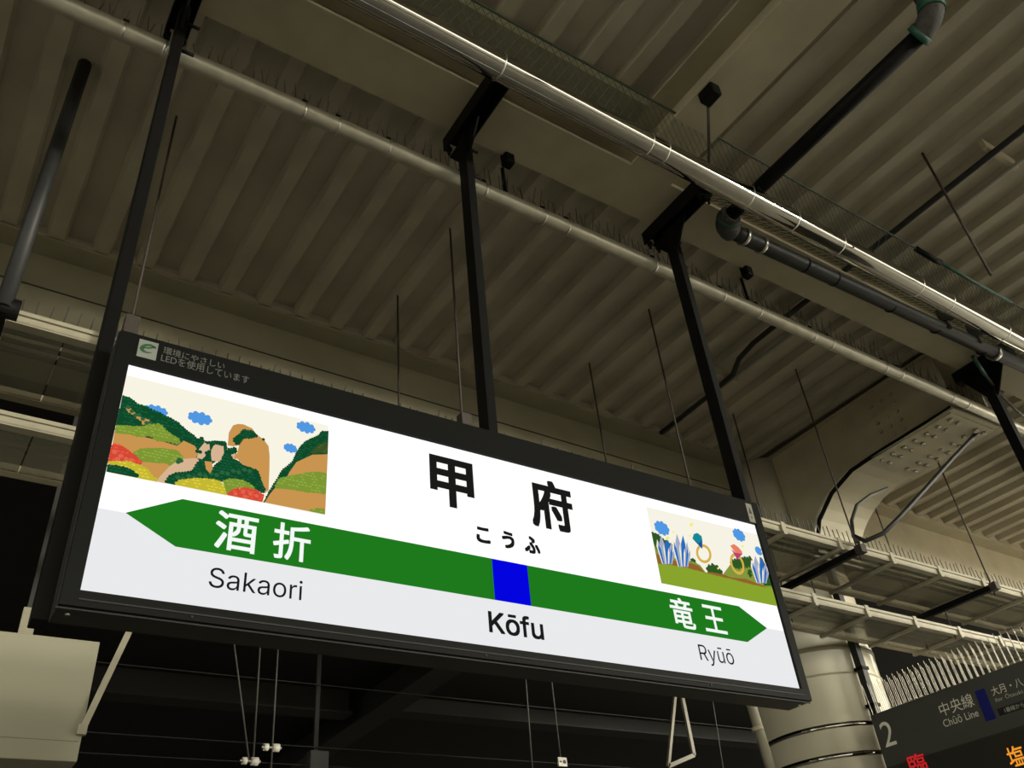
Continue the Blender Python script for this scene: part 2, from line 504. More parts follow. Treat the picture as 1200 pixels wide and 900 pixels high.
# transverse beam meeting the near girder
tB = thing('cross_beam', 'cream cross beam running up and right past the black drain pipe', 'beam', rz=YAW)
MB().box(2.64, 2.94, -7.7, 2.185, 5.40, 5.418).build('bottom_flange', M['cream'], tB)
MB().box(2.783, 2.797, -7.7, 2.185, 5.418, UP - .018).build('web', M['cream'], tB)
MB().box(2.64, 2.94, -7.7, 2.185, UP - .018, UP).build('top_flange', M['cream'], tB)

# big haunched cross beam on the round column
CXC, CYC, CR = 6.49, 5.00, 0.55
tC = thing('haunched_beam', 'dark-sided cream beam with bolted splice that curves down onto the round column', 'beam')
xa, xb = 6.14, 6.76
zb = 5.11
h = 0.55
curve = [(y, zb) for y in (2.74, 3.0, 3.5)] + [(3.62 + 0.72 * math.sin(a), zb - h * (1 - math.cos(a))) for a in [i * PI / 2 / 10 for i in range(11)]]
outer = curve
inner = [(y + (0.0 if i < 3 else 0.012 * min(1, (i - 2) / 8)), z + 0.022) for i, (y, z) in enumerate(outer)]
fl = MB()
for i in range(len(outer) - 1):
    a, b, c, d = outer[i], outer[i + 1], inner[i + 1], inner[i]
    fl.prism([(xa, *a), (xa, *b), (xa, *c), (xa, *d)], (xb - xa, 0, 0))
fl.build('bottom_flange', M['cream_gloss'], tC)
side = [(y, z + 0.02) for y, z in outer] + [(4.5, zb - h), (4.5, UP - 0.03), (2.74, UP - 0.03)]
for nx in (xa + 0.03, xb - 0.05):
    MB().prism([(nx, y, z) for y, z in side], (0.02, 0, 0)).build('web', M['cream'], tC)
MB().box(xa, xb, 2.74, 4.55, UP - .05, UP - .03).build('top_flange', M['cream'], tC)
MB().box(xa + 0.02, xb - 0.02, 2.78, 3.55, zb - 0.014, zb - 0.001).build('splice_plate', M['cream_gloss'], tC)
bz = MB().tube([(0, 0, 0), (0, 0, -0.024)], 0.021, 6).mesh('bolt', M['zinc'])
for j in range(7):
    for k in (0.09, 0.19, 0.43, 0.53):
        o = link_mesh('bolt', bz, None, tC)
        o.location = (xa + k, 2.84 + j * 0.11, zb - 0.014)
bx = MB().tube([(0, 0, 0), (-0.02, 0, 0)], 0.018, 6).mesh('bolt', M['cream'])
for j in range(3):
    for k in range(5):
        o = link_mesh('bolt', bx, None, tC)
        o.location = (xa + 0.03, 3.18 + j * 0.10, 5.20 + k * 0.085)
pts = [(xa + 0.015, 2.76, 5.135), (xa + 0.012, 3.0, 5.13), (xa + 0.012, 3.5, 5.125), (xa + .012, 3.75, 5.11), (xa + .012, 4.0, 5.02), (xa + .012, 4.2, 4.86), (xa + .012, 4.33, 4.6)]
tag(MB().tube(pts, 0.018, 8).build('power_cable', M['black']), 'black cable clipped along the lower edge of the haunched beam', 'cable')

# gutter soffit beside the girder, left of the cross beam
tg = thing('roof_gutter', 'dull olive steel gutter running behind the silver lagged pipe', 'gutter', rz=YAW)
MB().box(-8, 2.60, 1.93, 2.16, 5.60, 5.615).build('gutter_floor', M['gutter'], tg)
MB().box(-8, 2.60, 1.93, 1.945, 5.615, 5.69).build('gutter_side', M['gutter'], tg)

# ------------------------------------------------------------------ station name sign
SIGN_Y = 2.30
SX0, SX1, SZ0, SZ1 = 0.225, 2.940, 2.474, 3.355
PX0, PX1, PZ0, PZ1 = 0.272, 2.894, 2.522, 3.239
sign = thing('station_sign', 'lit white station name sign with green arrow band in a charcoal frame', 'sign', loc=(0, 0, 0))
MB().box(SX0 + .004, SX1 - .004, 2.304, 2.412, SZ0 + .004, SZ1 - .004).build('casing', M['casing'], sign, bevel=0.003)
MB().box(SX0 + .001, SX1 - .001, 2.300, 2.306, SZ0 + .001, SZ1 - .001).build('gasket', M['groove'], sign)
fr = MB()
g = 0.006
fr.box(SX0 + g, SX1 - g, 2.286, 2.302, PZ1, SZ1 - g)
fr.box(SX0 + g, SX1 - g, 2.286, 2.302, SZ0 + g, PZ0)
fr.box(SX0 + g, PX0, 2.286, 2.302, PZ0, PZ1)
fr.box(PX1, SX1 - g, 2.286, 2.302, PZ0, PZ1)
fr.build('door_frame', M['frame'], sign)
MB().box(PX0, PX1, 2.283, 2.2862, SZ0 + 0.022, SZ0 + 0.026).build('frame_groove', M['groove'], sign)
screw = MB().tube([(0, 0, 0), (0, -0.003, 0)], 0.006, 8).mesh('screw', M['zinc'])
for sx, sz in ((0.26, 2.4741), (2.905, 2.4741)):
    o = link_mesh('screw', screw, None, sign)
    o.location = (sx, 2.33, sz)
    o.rotation_euler = (PI / 2, 0, 0)
screw_dark = MB().tube([(0, 0, 0), (0, -0.003, 0)], 0.006, 8).mesh('screw', M['groove'])
for sx in (0.55, 1.45, 2.4):
    o = link_mesh('screw', screw_dark, None, sign)
    o.location = (sx, 2.286, SZ0 + 0.016)
    o.scale = (0.6, 1, 0.6)
BAND_T = on_y(214.5, 585.2, SIGN_Y).z
BAND_B = on_y(204.7, 640.7, SIGN_Y).z
WHITE = ink((255, 255, 255), 1.08)
WHITE2 = ink((233, 234, 236), 1.0)  # greyer white stands for weaker backlight in the lower half
SURF = 2.3000
MB().box(PX0, PX1, SURF - .0012, SURF - .0002, (BAND_T + BAND_B) / 2, PZ1).build('upper_panel', WHITE, sign, label='brilliant white backlit upper half of the panel')
low = MB().box(PX0, PX1, SURF - .0012, SURF - .0002, PZ0, (BAND_T + BAND_B) / 2).build('lower_panel', WHITE2, sign, label='lower half of the panel, white greyed to show weaker backlight')


def Y(layer):
    return SURF - 0.0016 - 0.00012 * layer


def sp(p):
    q = on_y(p[0], p[1], SIGN_Y)
    return q.x, q.z


# green band with arrow heads, blue marker
tipL, tipR = sp((146.8, 601.5)), sp((898.7, 737))
cL, cL2 = sp((214.5, 585.2)), sp((204.7, 640.7))
cR, cR2 = sp((865.3, 711.2)), sp((875.8, 752.5))
zm = (BAND_T + BAND_B) / 2
xl, xr = (cL[0] + cL2[0]) / 2, (cR[0] + cR2[0]) / 2
band = MB().poly([(xx, Y(0), zz) for xx, zz in ((tipL[0], zm), (xl, BAND_T), (xr, BAND_T), (tipR[0], zm), (xr, BAND_B), (xl, BAND_B))])
band.build('arrow_band', ink((30, 121, 28)), sign, label='green band pointed at both ends')
bx0, bx1 = sp((578, 680))[0], sp((619.7, 686))[0]
MB().poly([(bx0, Y(1), BAND_B), (bx1, Y(1), BAND_B), (bx1, Y(1), BAND_T), (bx0, Y(1), BAND_T)]).build('blue_marker', ink((3, 4, 222)), sign, label='blue square marking this station')

BLACK = ink((26, 26, 24))
K = zoomed(480, 510, 5.4545)
TX = lambda n, b, mt, z, l, r, t, bt, bold=0.0: flat_text(n, b, mt, sign, z(*l), z(*r), z(*t), z(*bt), 'y', Y(2), bold, n == 'roman_name')
TX('station_name', '甲', BLACK, K, (126, 230), (407, 300), (122, 117), (277, 465), 0.029)
TX('station_name', '府', BLACK, K, (770, 420), (1040, 470), (890, 293), (1015, 630), 0.029)
TX('kana_name', 'こ', BLACK, K, (425, 640), (517, 690), (430, 583), (500, 697), 0.042)
TX('kana_name', 'う', BLACK, K, (588, 655), (668, 680), (600, 612), (625, 725), 0.042)
TX('kana_name', 'ふ', BLACK, K, (735, 730), (835, 750), (760, 645), (775, 757), 0.042)
W = ink((244, 250, 246))
K = zoomed(130, 570, 4.2857)
TX('neighbour_name', '酒', W, K, (513, 295), (742, 175), (590, 128), (710, 342), 0.014)
TX('neighbour_name', '折', W, K, (808, 345), (1003, 260), (860, 182), (955, 382), 0.014)
TX('roman_name', 'Sakaori', BLACK, K, (490, 480), (961, 500), (550, 411), (760, 546), 0.0)
K = zoomed(750, 670, 6)
TX('neighbour_name', '竜', W, K, (203, 225), (391, 380), (270, 186), (370, 408), 0.014)
TX('neighbour_name', '王', W, K, (425, 240), (614, 430), (430, 228), (600, 441), 0.012)
TX('roman_name', 'Ryūō', BLACK, K, (404, 520), (663, 640), (425, 514), (520, 665), 0.0)
K = zoomed(400, 600, 3)
TX('roman_name', 'Kōfu', BLACK, K, (514, 350), (712, 440), (525, 347), (705, 451), 0.014)
K = zoomed(130, 370, 6)
Yn = 2.2856
flat_text('notice_line', '環境にやさしい', M['notice'], sign, K(357, 275), K(790, 370), K(375, 236), K(370, 287), 'y', Yn, 0.0)
flat_text('notice_line', 'LEDを使用しています', M['notice'], sign, K(345, 310), K(962, 465), K(375, 288), K(365, 345), 'y', Yn, 0.0)
# eco sticker
a0, a1 = sp(K(182, 240))[0], sp(K(317, 270))[0]
b1, b0 = sp(K(195, 180))[1], sp(K(170, 300))[1]
st = MB().box(a0, a1, 2.2852, 2.2859, b0, b1).build('eco_sticker', M['sticker'], sign, label='pale square sticker with a green leaf emblem')
cx_, cz_ = (a0 + a1) / 2, (b0 + b1) / 2 + .004
s_ = (a1 - a0) / 2
leaf = MB()
outp, inp = [], []
for i in range(25):
    a = math.radians(20 + i * 300 / 24)
    th = 0.12 + 0.42 * math.sin(PI * i / 24) ** 0.8
    rx, rz = 0.80, 0.66
    px_, pz_ = rx * math.cos(a), rz * math.sin(a)
    k_ = 0.32
    outp.append((px_ + k_ * pz_, pz_))
    inp.append((px_ * (1 - th) + k_ * pz_ * (1 - th), pz_ * (1 - th)))
for i in range(24):
    leaf.poly([(cx_ + s_ * q[0], 2.2849, cz_ + s_ * q[1]) for q in (outp[i], outp[i + 1], inp[i + 1], inp[i])])
leaf.poly([(cx_ + s_ * q[0], 2.2849, cz_ + s_ * q[1]) for q in ((-.5, -.12), (.1, -.02), (.62, .28), (.85, .5), (.45, .42), (.0, .18), (-.45, .02))])
leaf.build('leaf_emblem', M['leaf'], st)
K2 = zoomed(800, 560, 7.5)
q = [sp(K2(*p)) for p in ((527, 233), (577, 247), (625, 410), (575, 398))]
xs0, xs1 = (q[0][0] + q[3][0]) / 2, (q[1][0] + q[2][0]) / 2
cs = MB().box(xs0, xs1, 2.2852, 2.2859, q[2][1], q[0][1]).build('inspection_sticker', M['cream_sticker'], sign, label='small cream sticker on the top right corner of the frame')
MB().poly([(xs0 + (xs1 - xs0) * u, 2.2849, q[2][1] + (q[0][1] - q[2][1]) * v) for u, v in ((.25, .45), (.75, .45), (.75, .55), (.5, .85), (.25, .55))]).build('sticker_mark', M['inset'], cs)
MB().poly([(xs0 + (xs1 - xs0) * u, 2.2849, q[2][1] + (q[0][1] - q[2][1]) * v) for u, v in ((.35, .2), (.65, .2), (.5, .38))]).build('sticker_mark', M['inset'], cs)


# backlit landscape print, left
def disc(mb, x, z, r, y, seg=10, ry=None):
    mb.poly([(x + r * math.cos(2 * PI * i / seg), y, z + (ry or r) * math.sin(2 * PI * i / seg)) for i in range(seg)])


class Print:
    def __init__(self, name, label, K, layer0):
        self.K = K
        self.layer = layer0
        self.name, self.label = name, label
        self.root = None

    def P(self, x, y):
        return sp(self.K(x, y))

    def shape(self, name, pts, rgb, scallop=0.0, step=13.0, jag=None):
        w = [self.P(*p) for p in pts]
        w = [(min(max(a, self.x0), self.x1), min(self.z0 if b < self.z0 + 18 * self.unit else b, self.z1)) for a, b in w]
        self.layer += 1
        y = Y(self.layer)
        mb = MB().poly([(a, y, b) for a, b in w])
        if scallop:
            r = scallop * self.unit
            st_ = step * self.unit
            seq = w + [w[0]]
            for i in range(len(w)):
                if jag and i not in jag:
                    continue
                (xa, za), (xb, zb) = seq[i], seq[i + 1]
                L = math.hypot(xb - xa, zb - za)
                n = max(1, int(L / st_))
                for k in range(n):
                    t = (k + 0.5) / n
                    px_, pz_ = xa + (xb - xa) * t, za + (zb - za) * t
                    rr = r * random.uniform(0.8, 1.2)
                    px_ = min(max(px_, self.x0 + rr), self.x1 - rr)
                    pz_ = min(max(pz_, self.z0 + rr), self.z1 - rr)
                    disc(mb, px_, pz_, rr, y)
        o = mb.build(name, ink(rgb), self.root)
        if scallop >= 7 and name in ('foliage', 'hill'):
            xs, zs = [a for a, b in w], [b for a, b in w]
            self.layer += 1
            y = Y(self.layer)
            mb = MB()
            gstep = 19 * self.unit
            r = 8.0 * self.unit
            row = 0
            gz = min(zs) + gstep * .5
            while gz < max(zs):
                gx = min(xs) + (gstep * .5 if row % 2 else 0)
                while gx < max(xs):
                    inside = False
                    for i in range(len(w)):
                        (xa, za), (xb, zb) = w[i], w[i - 1]
                        if (za > gz) != (zb > gz) and gx < (xb - xa) * (gz - za) / (zb - za) + xa:
                            inside = not inside
                    if inside and random.random() < 0.6 and gx - r > self.x0 and gx + r < self.x1 and gz - r > self.z0:
                        arc = [(gx + r * math.cos(t_), gz + r * math.sin(t_)) for t_ in [PI * q / 5 for q in range(6)]]
                        mb.poly([(a, y, b) for a, b in arc])
                    gx += gstep
                gz += gstep * .8
                row += 1
            if mb.f:
                mb.build('leaf_pattern', ink(tuple(min(255, int(c * 1.07 + 12)) for c in rgb)), self.root)
        return o

    def bumps(self, name, spots, rgb, r):
        self.layer += 1
        mb = MB()
        for x, y in spots:
            a, b = self.P(x, y)
            disc(mb, a, max(b, self.z0 + r * self.unit), r * self.unit, Y(self.layer))
        return mb.build(name, ink(rgb), self.root)

    def cloud(self, x, y, rx, ry, rgb=(80, 152, 226), clip=None):
        self.layer += 1
        yy = Y(self.layer)
        a, b = self.P(x, y)
        rx *= self.unit
        ry *= self.unit
        mb = MB()
        disc(mb, a, b, rx * 0.8, yy, 20, ry * 0.8)
        for i in range(9):
            t = 2 * PI * i / 9
            ex, ez = a + rx * 0.74 * math.cos(t), b + ry * 0.70 * math.sin(t)
            rr = min(rx, ry) * 0.36
            if ex + rr > self.x1:
                continue
            disc(mb, ex, ez, rr, yy)
        return mb.build('cloud', ink(rgb), self.root)


L = Print('landscape_print', '', zoomed(100, 420, 4.0), 0)
L.x0, L.x1 = PX0, (sp((384.5, 499.5))[0] + sp((380, 605))[0]) / 2
L.z1, L.z0 = sp((148.7, 440))[1], max(sp((122, 555.7))[1], sp((380, 605))[1]) + 0.002
L.unit = (L.x1 - L.x0) / 1000.0
L.root = MB().poly([(L.x0, Y(0), L.z0), (L.x1, Y(0), L.z0), (L.x1, Y(0), L.z1), (L.x0, Y(0), L.z1)]).build('landscape_print', ink((248, 244, 227)), sign, label='backlit picture of autumn gorge with a tall rock and blue clouds')
DG, TAN, OL, RED, YEL, BEI, MG = (14, 74, 42), (200, 148, 80), (124, 150, 52), (212, 72, 52), (197, 184, 50), (214, 180, 146), (44, 98, 60)
L.cloud(330, 246, 60, 30)
L.cloud(537, 282, 62, 36)
L.cloud(1033, 325, 54, 34)
L.cloud(960, 422, 36, 26)
L.shape('hill', [(172, 178), (210, 190), (240, 215), (285, 230), (330, 250), (380, 275), (430, 302), (460, 330), (500, 360), (530, 386), (545, 370), (556, 392), (600, 396), (662, 400), (664, 450), (500, 560), (330, 500), (140, 460), (128, 420)], DG, 7, 12, range(0, 13))
L.shape('slope', [(188, 234), (212, 236), (250, 275), (300, 290), (306, 310), (262, 313), (230, 290), (204, 262)], TAN)
L.shape('foliage', [(163, 238), (200, 258), (262, 305), (240, 328), (148, 318)], DG, 9, 13)
L.bumps('foliage', [(200 + i * 17, 232 + i * 12 + (i % 3) * 6) for i in range(16)], MG, 10)
L.shape('slope', [(136, 345), (250, 366), (330, 383), (430, 412), (460, 388), (512, 412), (528, 440), (516, 470), (440, 484), (352, 560), (332, 594), (250, 574), (106, 520)], TAN)
L.shape('foliage', [(144, 322), (202, 324), (265, 328), (310, 314), (350, 314), (385, 352), (436, 386), (436, 402), (400, 392), (380, 386), (330, 384), (300, 360), (250, 366), (200, 352), (140, 345)], OL, 9, 13)
L.shape('foliage', [(228, 452), (252, 434), (320, 428), (380, 432), (430, 438), (452, 470), (402, 500), (370, 488), (320, 484), (262, 478)], OL, 9, 13)
L.shape('foliage', [(124, 408), (150, 408), (190, 432), (235, 467), (262, 492), (200, 488), (108, 484)], RED, 9, 13)
L.bumps('foliage', [(135, 440), (165, 460), (190, 475), (150, 475), (215, 480)], (224, 100, 78), 11)
L.shape('foliage', [(104, 492), (200, 490), (250, 507), (285, 522), (300, 547), (322, 570), (326, 592), (240, 572), (230, 542), (190, 517), (140, 507)], YEL, 9, 13, range(0, 6))
L.shape('foliage', [(102, 507), (150, 512), (200, 522), (225, 540), (240, 572), (94, 544)], DG, 9, 13, range(0, 4))
L.shape('stream', [(330, 596), (345, 560), (390, 512), (440, 476), (520, 470), (540, 490), (505, 520), (480, 545), (420, 550), (375, 575), (366, 604)], BEI)
L.shape('rock', [(556, 398), (580, 406), (582, 440), (545, 476), (520, 470), (530, 430)], BEI)
L.shape('rock', [(600, 410), (625, 395), (645, 410), (648, 450), (630, 490), (590, 482), (585, 440)], BEI)
L.shape('foliage', [(560, 396), (600, 394), (655, 398), (655, 412), (620, 404), (580, 406)], DG, 7, 11)
L.shape('rock', [(670, 456), (706, 450), (706, 478), (668, 472)], BEI)
L.shape('foliage', [(640, 470), (665, 432), (700, 422), (704, 444), (672, 454), (690, 482), (650, 490)], DG, 7, 11)
L.shape('tall_rock', [(665, 412), (670, 352), (690, 318), (712, 311), (738, 313), (780, 332), (800, 362), (832, 382), (856, 415), (861, 460), (860, 530), (856, 622), (838, 636), (800, 545), (740, 505), (704, 470), (718, 412), (690, 416)], TAN)
L.bumps('rock_edge', [(700 + 2 * i, 470 - 5 * i) for i in range(4)], TAN, 6)
L.shape('foliage', [(690, 384), (722, 362), (740, 338), (780, 346), (803, 370), (770, 376), (740, 374), (714, 408), (697, 400)], DG, 7, 11)
L.bumps('shrub', [(832, 384)], DG, 8)
L.bumps('shrub', [(522, 440), (535, 443), (566, 448), (578, 442), (570, 460)], DG, 10)
L.bumps('shrub', [(432, 490), (446, 484), (438, 480)], MG, 11)
L.shape('foliage', [(372, 594), (388, 562), (430, 543), (500, 537), (520, 500), (542, 482), (562, 502), (590, 540), (602, 512), (640, 482), (700, 482), (740, 512), (800, 530), (815, 570), (836, 622), (826, 636), (780, 612), (700, 592), (600, 578), (500, 572), (420, 602)], DG, 8, 12, range(0, 15))
L.bumps('foliage', [(430 + i * 26, 562 + (i % 2) * 10 - i * 3) for i in range(14)], MG, 11)
L.shape('rock', [(556, 486), (590, 490), (594, 520), (582, 544), (562, 524)], TAN)
L.shape('foliage', [(416, 602), (432, 582), (500, 573), (560, 573), (620, 582), (648, 612), (658, 650)], YEL, 9, 13, range(0, 6))
L.shape('foliage', [(642, 584), (680, 573), (740, 582), (780, 607), (786, 615), (720, 612), (662, 640)], OL, 8, 12, range(0, 5))
L.shape('foliage', [(662, 646), (690, 622), (750, 614), (800, 627), (834, 650), (826, 682)], RED, 8, 13, range(0, 4))
L.bumps('foliage', [(700, 640), (735, 632), (770, 640), (800, 650), (745, 655)], (224, 100, 78), 10)
L.shape('hill', [(1136, 345), (1112, 346), (1085, 371), (1027, 397), (992, 440), (972, 486), (922, 530), (892, 580), (866, 620), (836, 676), (828, 684), (900, 660), (1132, 500)], DG, 7, 12, range(1, 9))
L.shape('slope', [(1133, 455), (1060, 457), (985, 492), (950, 542), (942, 560), (912, 572), (886, 612), (862, 640), (836, 684), (1121, 738)], TAN)
L.shape('foliage', [(1057, 450), (1086, 416), (1132, 400), (1130, 452), (1090, 440)], (58, 82, 36), 7, 12)
L.shape('foliage', [(888, 610), (907, 572), (960, 562), (1060, 543), (1122, 546), (1118, 636), (1080, 630), (1020, 626), (940, 612)], OL, 9, 13)
L.shape('foliage', [(1048, 717), (1080, 712), (1116, 716), (1117, 736)], OL, 7, 12, range(0, 2))

# backlit jewel print, right
Rp = Print('jewel_print', '', zoomed(740, 580, 6.0), 0)
Rp.x0, Rp.x1 = (sp((757.5, 594.2))[0] + sp((774.2, 683.7))[0]) / 2, PX1
Rp.z1, Rp.z0 = sp((757.5, 594.2))[1], sp((774.2, 683.7))[1]
Rp.unit = (Rp.x1 - Rp.x0) / 800.0
Rp.root = MB().poly([(Rp.x0, Y(0), Rp.z0), (Rp.x1, Y(0), Rp.z0), (Rp.x1, Y(0), Rp.z1), (Rp.x0, Y(0), Rp.z1)]).build('crystal_print', ink((246, 243, 228)), sign, label='backlit picture of blue crystals, grass and two jewelled rings')
Rp.cloud(212, 235, 50, 40)
Rp.cloud(754, 283, 46, 38)
Rp.cloud(892, 395, 26, 26)
G1, G2, GR, BR = (46, 88, 36), (112, 146, 50), (136, 164, 44), (146, 98, 46)
Rp.shape('hill', [(136, 262), (180, 276), (230, 318), (285, 350), (300, 390), (300, 450), (178, 470)], G1, 5, 14, range(0, 4))
Rp.shape('bush', [(418, 448), (440, 452), (458, 495), (410, 480)], G1, 6, 12)
Rp.shape('meadow', [(150, 340), (178, 390), (220, 430), (430, 470), (480, 495), (520, 545), (640, 560), (700, 480), (836, 480), (990, 600), (1010, 700), (200, 600), (178, 500)], (132, 150, 60))
Rp.shape('sky_gap', [(432, 430), (520, 430), (640, 470), (640, 560), (520, 548), (480, 495)], (246, 243, 228))
Rp.shape('bush', [(700, 466), (770, 450), (838, 440), (836, 500), (740, 512), (700, 500)], G1, 10, 20)
Rp.shape('bush', [(530, 500), (580, 492), (620, 520), (640, 560), (590, 560), (532, 545)], G1, 10, 20)
Rp.shape('bush', [(815, 540), (836, 530), (840, 575), (822, 570)], G1, 8, 14)
Rp.shape('bush', [(898, 436), (918, 452), (975, 520), (985, 590), (1000, 645), (930, 640), (900, 560)], G1)
Rp.shape('earth', [(170, 415), (290, 462), (420, 482), (470, 502), (512, 547), (560, 545), (650, 563), (700, 583), (800, 592), (850, 612), (930, 642), (964, 655), (960, 680), (700, 630), (500, 585), (300, 530), (186, 500)], BR)
Rp.shape('grass', [(184, 490), (300, 503), (400, 522), (500, 550), (600, 575), (700, 598), (800, 625), (900, 648), (1010, 668), (1040, 790), (205, 622)], GR, 5, 11, range(0, 8))
CB, CV, CW = (38, 108, 190), (164, 170, 196), (238, 236, 214)
random.seed(3)
for (cx0, cy0, hh) in ((245, 485, 200), (355, 505, 230), (905, 620, 190)):
    for k, (dx, lean, hk, wd, c) in enumerate(((-24, -60, .85, 26, CW), (28, 22, .6, 26, CW), (-12, -40, 1.0, 30, CV), (6, -6, .95, 28, CB), (-22, -52, .75, 16, CB), (20, 14, .75, 20, CV), (30, 26, .5, 14, CV), (10, 2, .55, 9, CW), (-5, -26, .7, 9, CW), (24, 12, .55, 12, CB))):
        x, y = cx0 + dx, cy0
        tx, ty = x + lean * 0.75, y - hh * hk
        x1_, x2_ = x - wd * .35, x + wd * .35
        sx_, sy_ = x + lean * .58, y - hh * hk * .72
        Rp.shape('crystal', [(x1_, y), (x2_, y + 6), (sx_ + wd * .6, sy_ + 6), (tx, ty), (sx_ - wd * .55, sy_)], c)
for (cx0, cy0, rx, ry, tilt) in ((500, 418, 50, 66, -0.35), (735, 490, 44, 76, -0.35)):
    Rp.layer += 1
    mb = MB()
    o_, i_ = [], []
    for k in range(28):
        a = 2 * PI * k / 28
        for lst, f_ in ((o_, 1.04), (i_, 0.74)):
            ex, ey = rx * f_ * math.cos(a), ry * f_ * math.sin(a)
            q = Rp.P(cx0 + ex * math.cos(tilt) - ey * math.sin(tilt), cy0 + ex * math.sin(tilt) + ey * math.cos(tilt))
            lst.append((q[0], Y(Rp.layer), q[1]))
    for k in range(28):
        j = (k + 1) % 28
        mb.poly([o_[k], o_[j], i_[j], i_[k]])
    mb.build('ring', ink((212, 176, 76)), Rp.root)
Rp.shape('gem', [(420, 312), (430, 280), (455, 272), (485, 295), (490, 322), (465, 346)], (22, 136, 150))
Rp.shape('gem', [(420, 312), (465, 346), (490, 322), (490, 386)], (14, 84, 158))
Rp.shape('gem', [(686, 362), (712, 350), (742, 372), (768, 402), (772, 420), (722, 412)], (232, 128, 98))
Rp.shape('gem', [(692, 385), (722, 412), (772, 420), (735, 460)], (186, 66, 112))
for (x, y, r) in ((412, 215, 16), (245, 310, 17), (285, 268, 9), (400, 293, 9), (772, 366, 11), (600, 522, 9)):
    Rp.shape('sparkle', [(x - r, y), (x, y - r), (x + r, y), (x, y + r)], (250, 238, 110))

# spikes on the sign's top edge
m = MB()
random.seed(11)
x = SX0 + 0.05
while x < SX1:
    hgt = random.uniform(0.02, 0.05)
    m.bar((x, 2.40, SZ1 - .01), (x + random.uniform(-.012, .012), 2.40 + random.uniform(-.02, .02), SZ1 + hgt), 0.0022)
    x += 0.028
for xx in (0.72, 0.98, 1.36, 1.83, 2.3):
    m.bar((xx, 2.39, SZ1 - .01), (xx + 0.02, 2.385, SZ1 + 0.10), 0.004)
m.build('bird_spikes', M['wire'], sign, kind='stuff')

# ------------------------------------------------------------------ the three posts that carry the sign
for k, (px0, lab) in enumerate(((0.190, 'black steel post down the left edge of the lit sign'),
                                (1.617, 'black steel post rising from the middle of the lit sign'),
                                (3.022, 'black steel post rising from the right end of the lit sign'))):
    t = thing('hanger_post', lab, 'post', 'posts carrying the lit sign')
    xc = px0 + 0.0215
    zt = 5.30
    zbot = (2.485, 2.60, 2.60)[k]
    MB().box(px0, px0 + 0.043, 2.414, 2.486, zbot, zt).build('post', M['black'], t, bevel=0.003)
    ya = 2.12 if k != 1 else 2.02
    yb = 2.62 if k != 1 else 2.58
    ch = MB()
    ch.box(xc - 0.05, xc + 0.05, ya, yb, 5.385, 5.397)
    ch.box(xc - 0.05, xc - 0.042, ya, yb, 5.30, 5.385)
    ch.box(xc + 0.042, xc + 0.05, ya, yb, 5.30, 5.385)
    ch.build('cross_channel', M['black'], t)
    g_ = MB()
    for s in (-1, 1):
        g_.prism([(xc - 0.005, 2.45 + s * 0.02, 5.10), (xc - 0.005, 2.45 + s * 0.15, 5.30), (xc - 0.005, 2.45 + s * 0.02, 5.30)], (0.01, 0, 0))
    g_.build('gusset_plate', M['black'], t)
    for (bx_, by_) in ((-0.035, ya + 0.03), (0.035, ya + 0.03), (-0.035, yb - 0.03), (0.035, yb - 0.03)):
        MB().tube([(xc + bx_, by_, 5.395), (xc + bx_, by_, 5.25)], 0.008, 6).tube([(xc + bx_, by_, 5.30), (xc + bx_, by_, 5.28)], 0.017, 6).build('bolt', M['black'], t)
    for dz in (5.02, 5.22):
        MB().tube([(xc + 0.02, 2.45, dz), (xc + 0.075, 2.45, dz)], 0.009, 6).build('bolt', M['black'], t)
    if k == 1:
        MB().tube([(xc + .0, 2.414, SZ1 + 0.03), (xc + .0, 2.395, SZ1 + 0.03)], 0.014, 6).build('foot_bolt', M['zinc'], t)

# ------------------------------------------------------------------ pipes along the canopy
def clamp(mb, x, y, z, r, w=0.008):
    mb.tube([(x - w, y, z), (x + w, y, z)], r + 0.004, 16)


# silver lagged pipe
t = thing('lagged_pipe', 'polished silver lagged pipe running the length of the canopy', 'pipe', rz=YAW)
SY, SZ = 1.90, 5.15
SR = 0.067
MB().tube([(x_, SY, SZ) for x_ in (-8, -2, 4, 14)], SR, 28).build('pipe_jacket', M['steel'], t)
for xx in (-1.0, 0.65, 1.55, 2.45, 2.56, 3.18, 3.55, 3.95, 4.72, 5.05, 5.7, 6.3):
    m = MB()
    clamp(m, xx, SY, SZ, SR - .0025, 0.004)
    m.build('joint_band', M['zinc'], t)
# hanger rod from the cross beam to that pipe
t = thing('pipe_hanger', 'thin dark rod with a beam clamp above the silver pipe, under the cross beam', 'hanger')
MB().box(2.62, 2.69, 1.60, 1.70, 5.33, 5.44).build('beam_clamp', M['black'], t, bevel=0.01)
MB().tube([(2.65, 1.66, 5.36), (2.87, 1.94, 5.20)], 0.008, 6).build('rod', M['rod'], t)
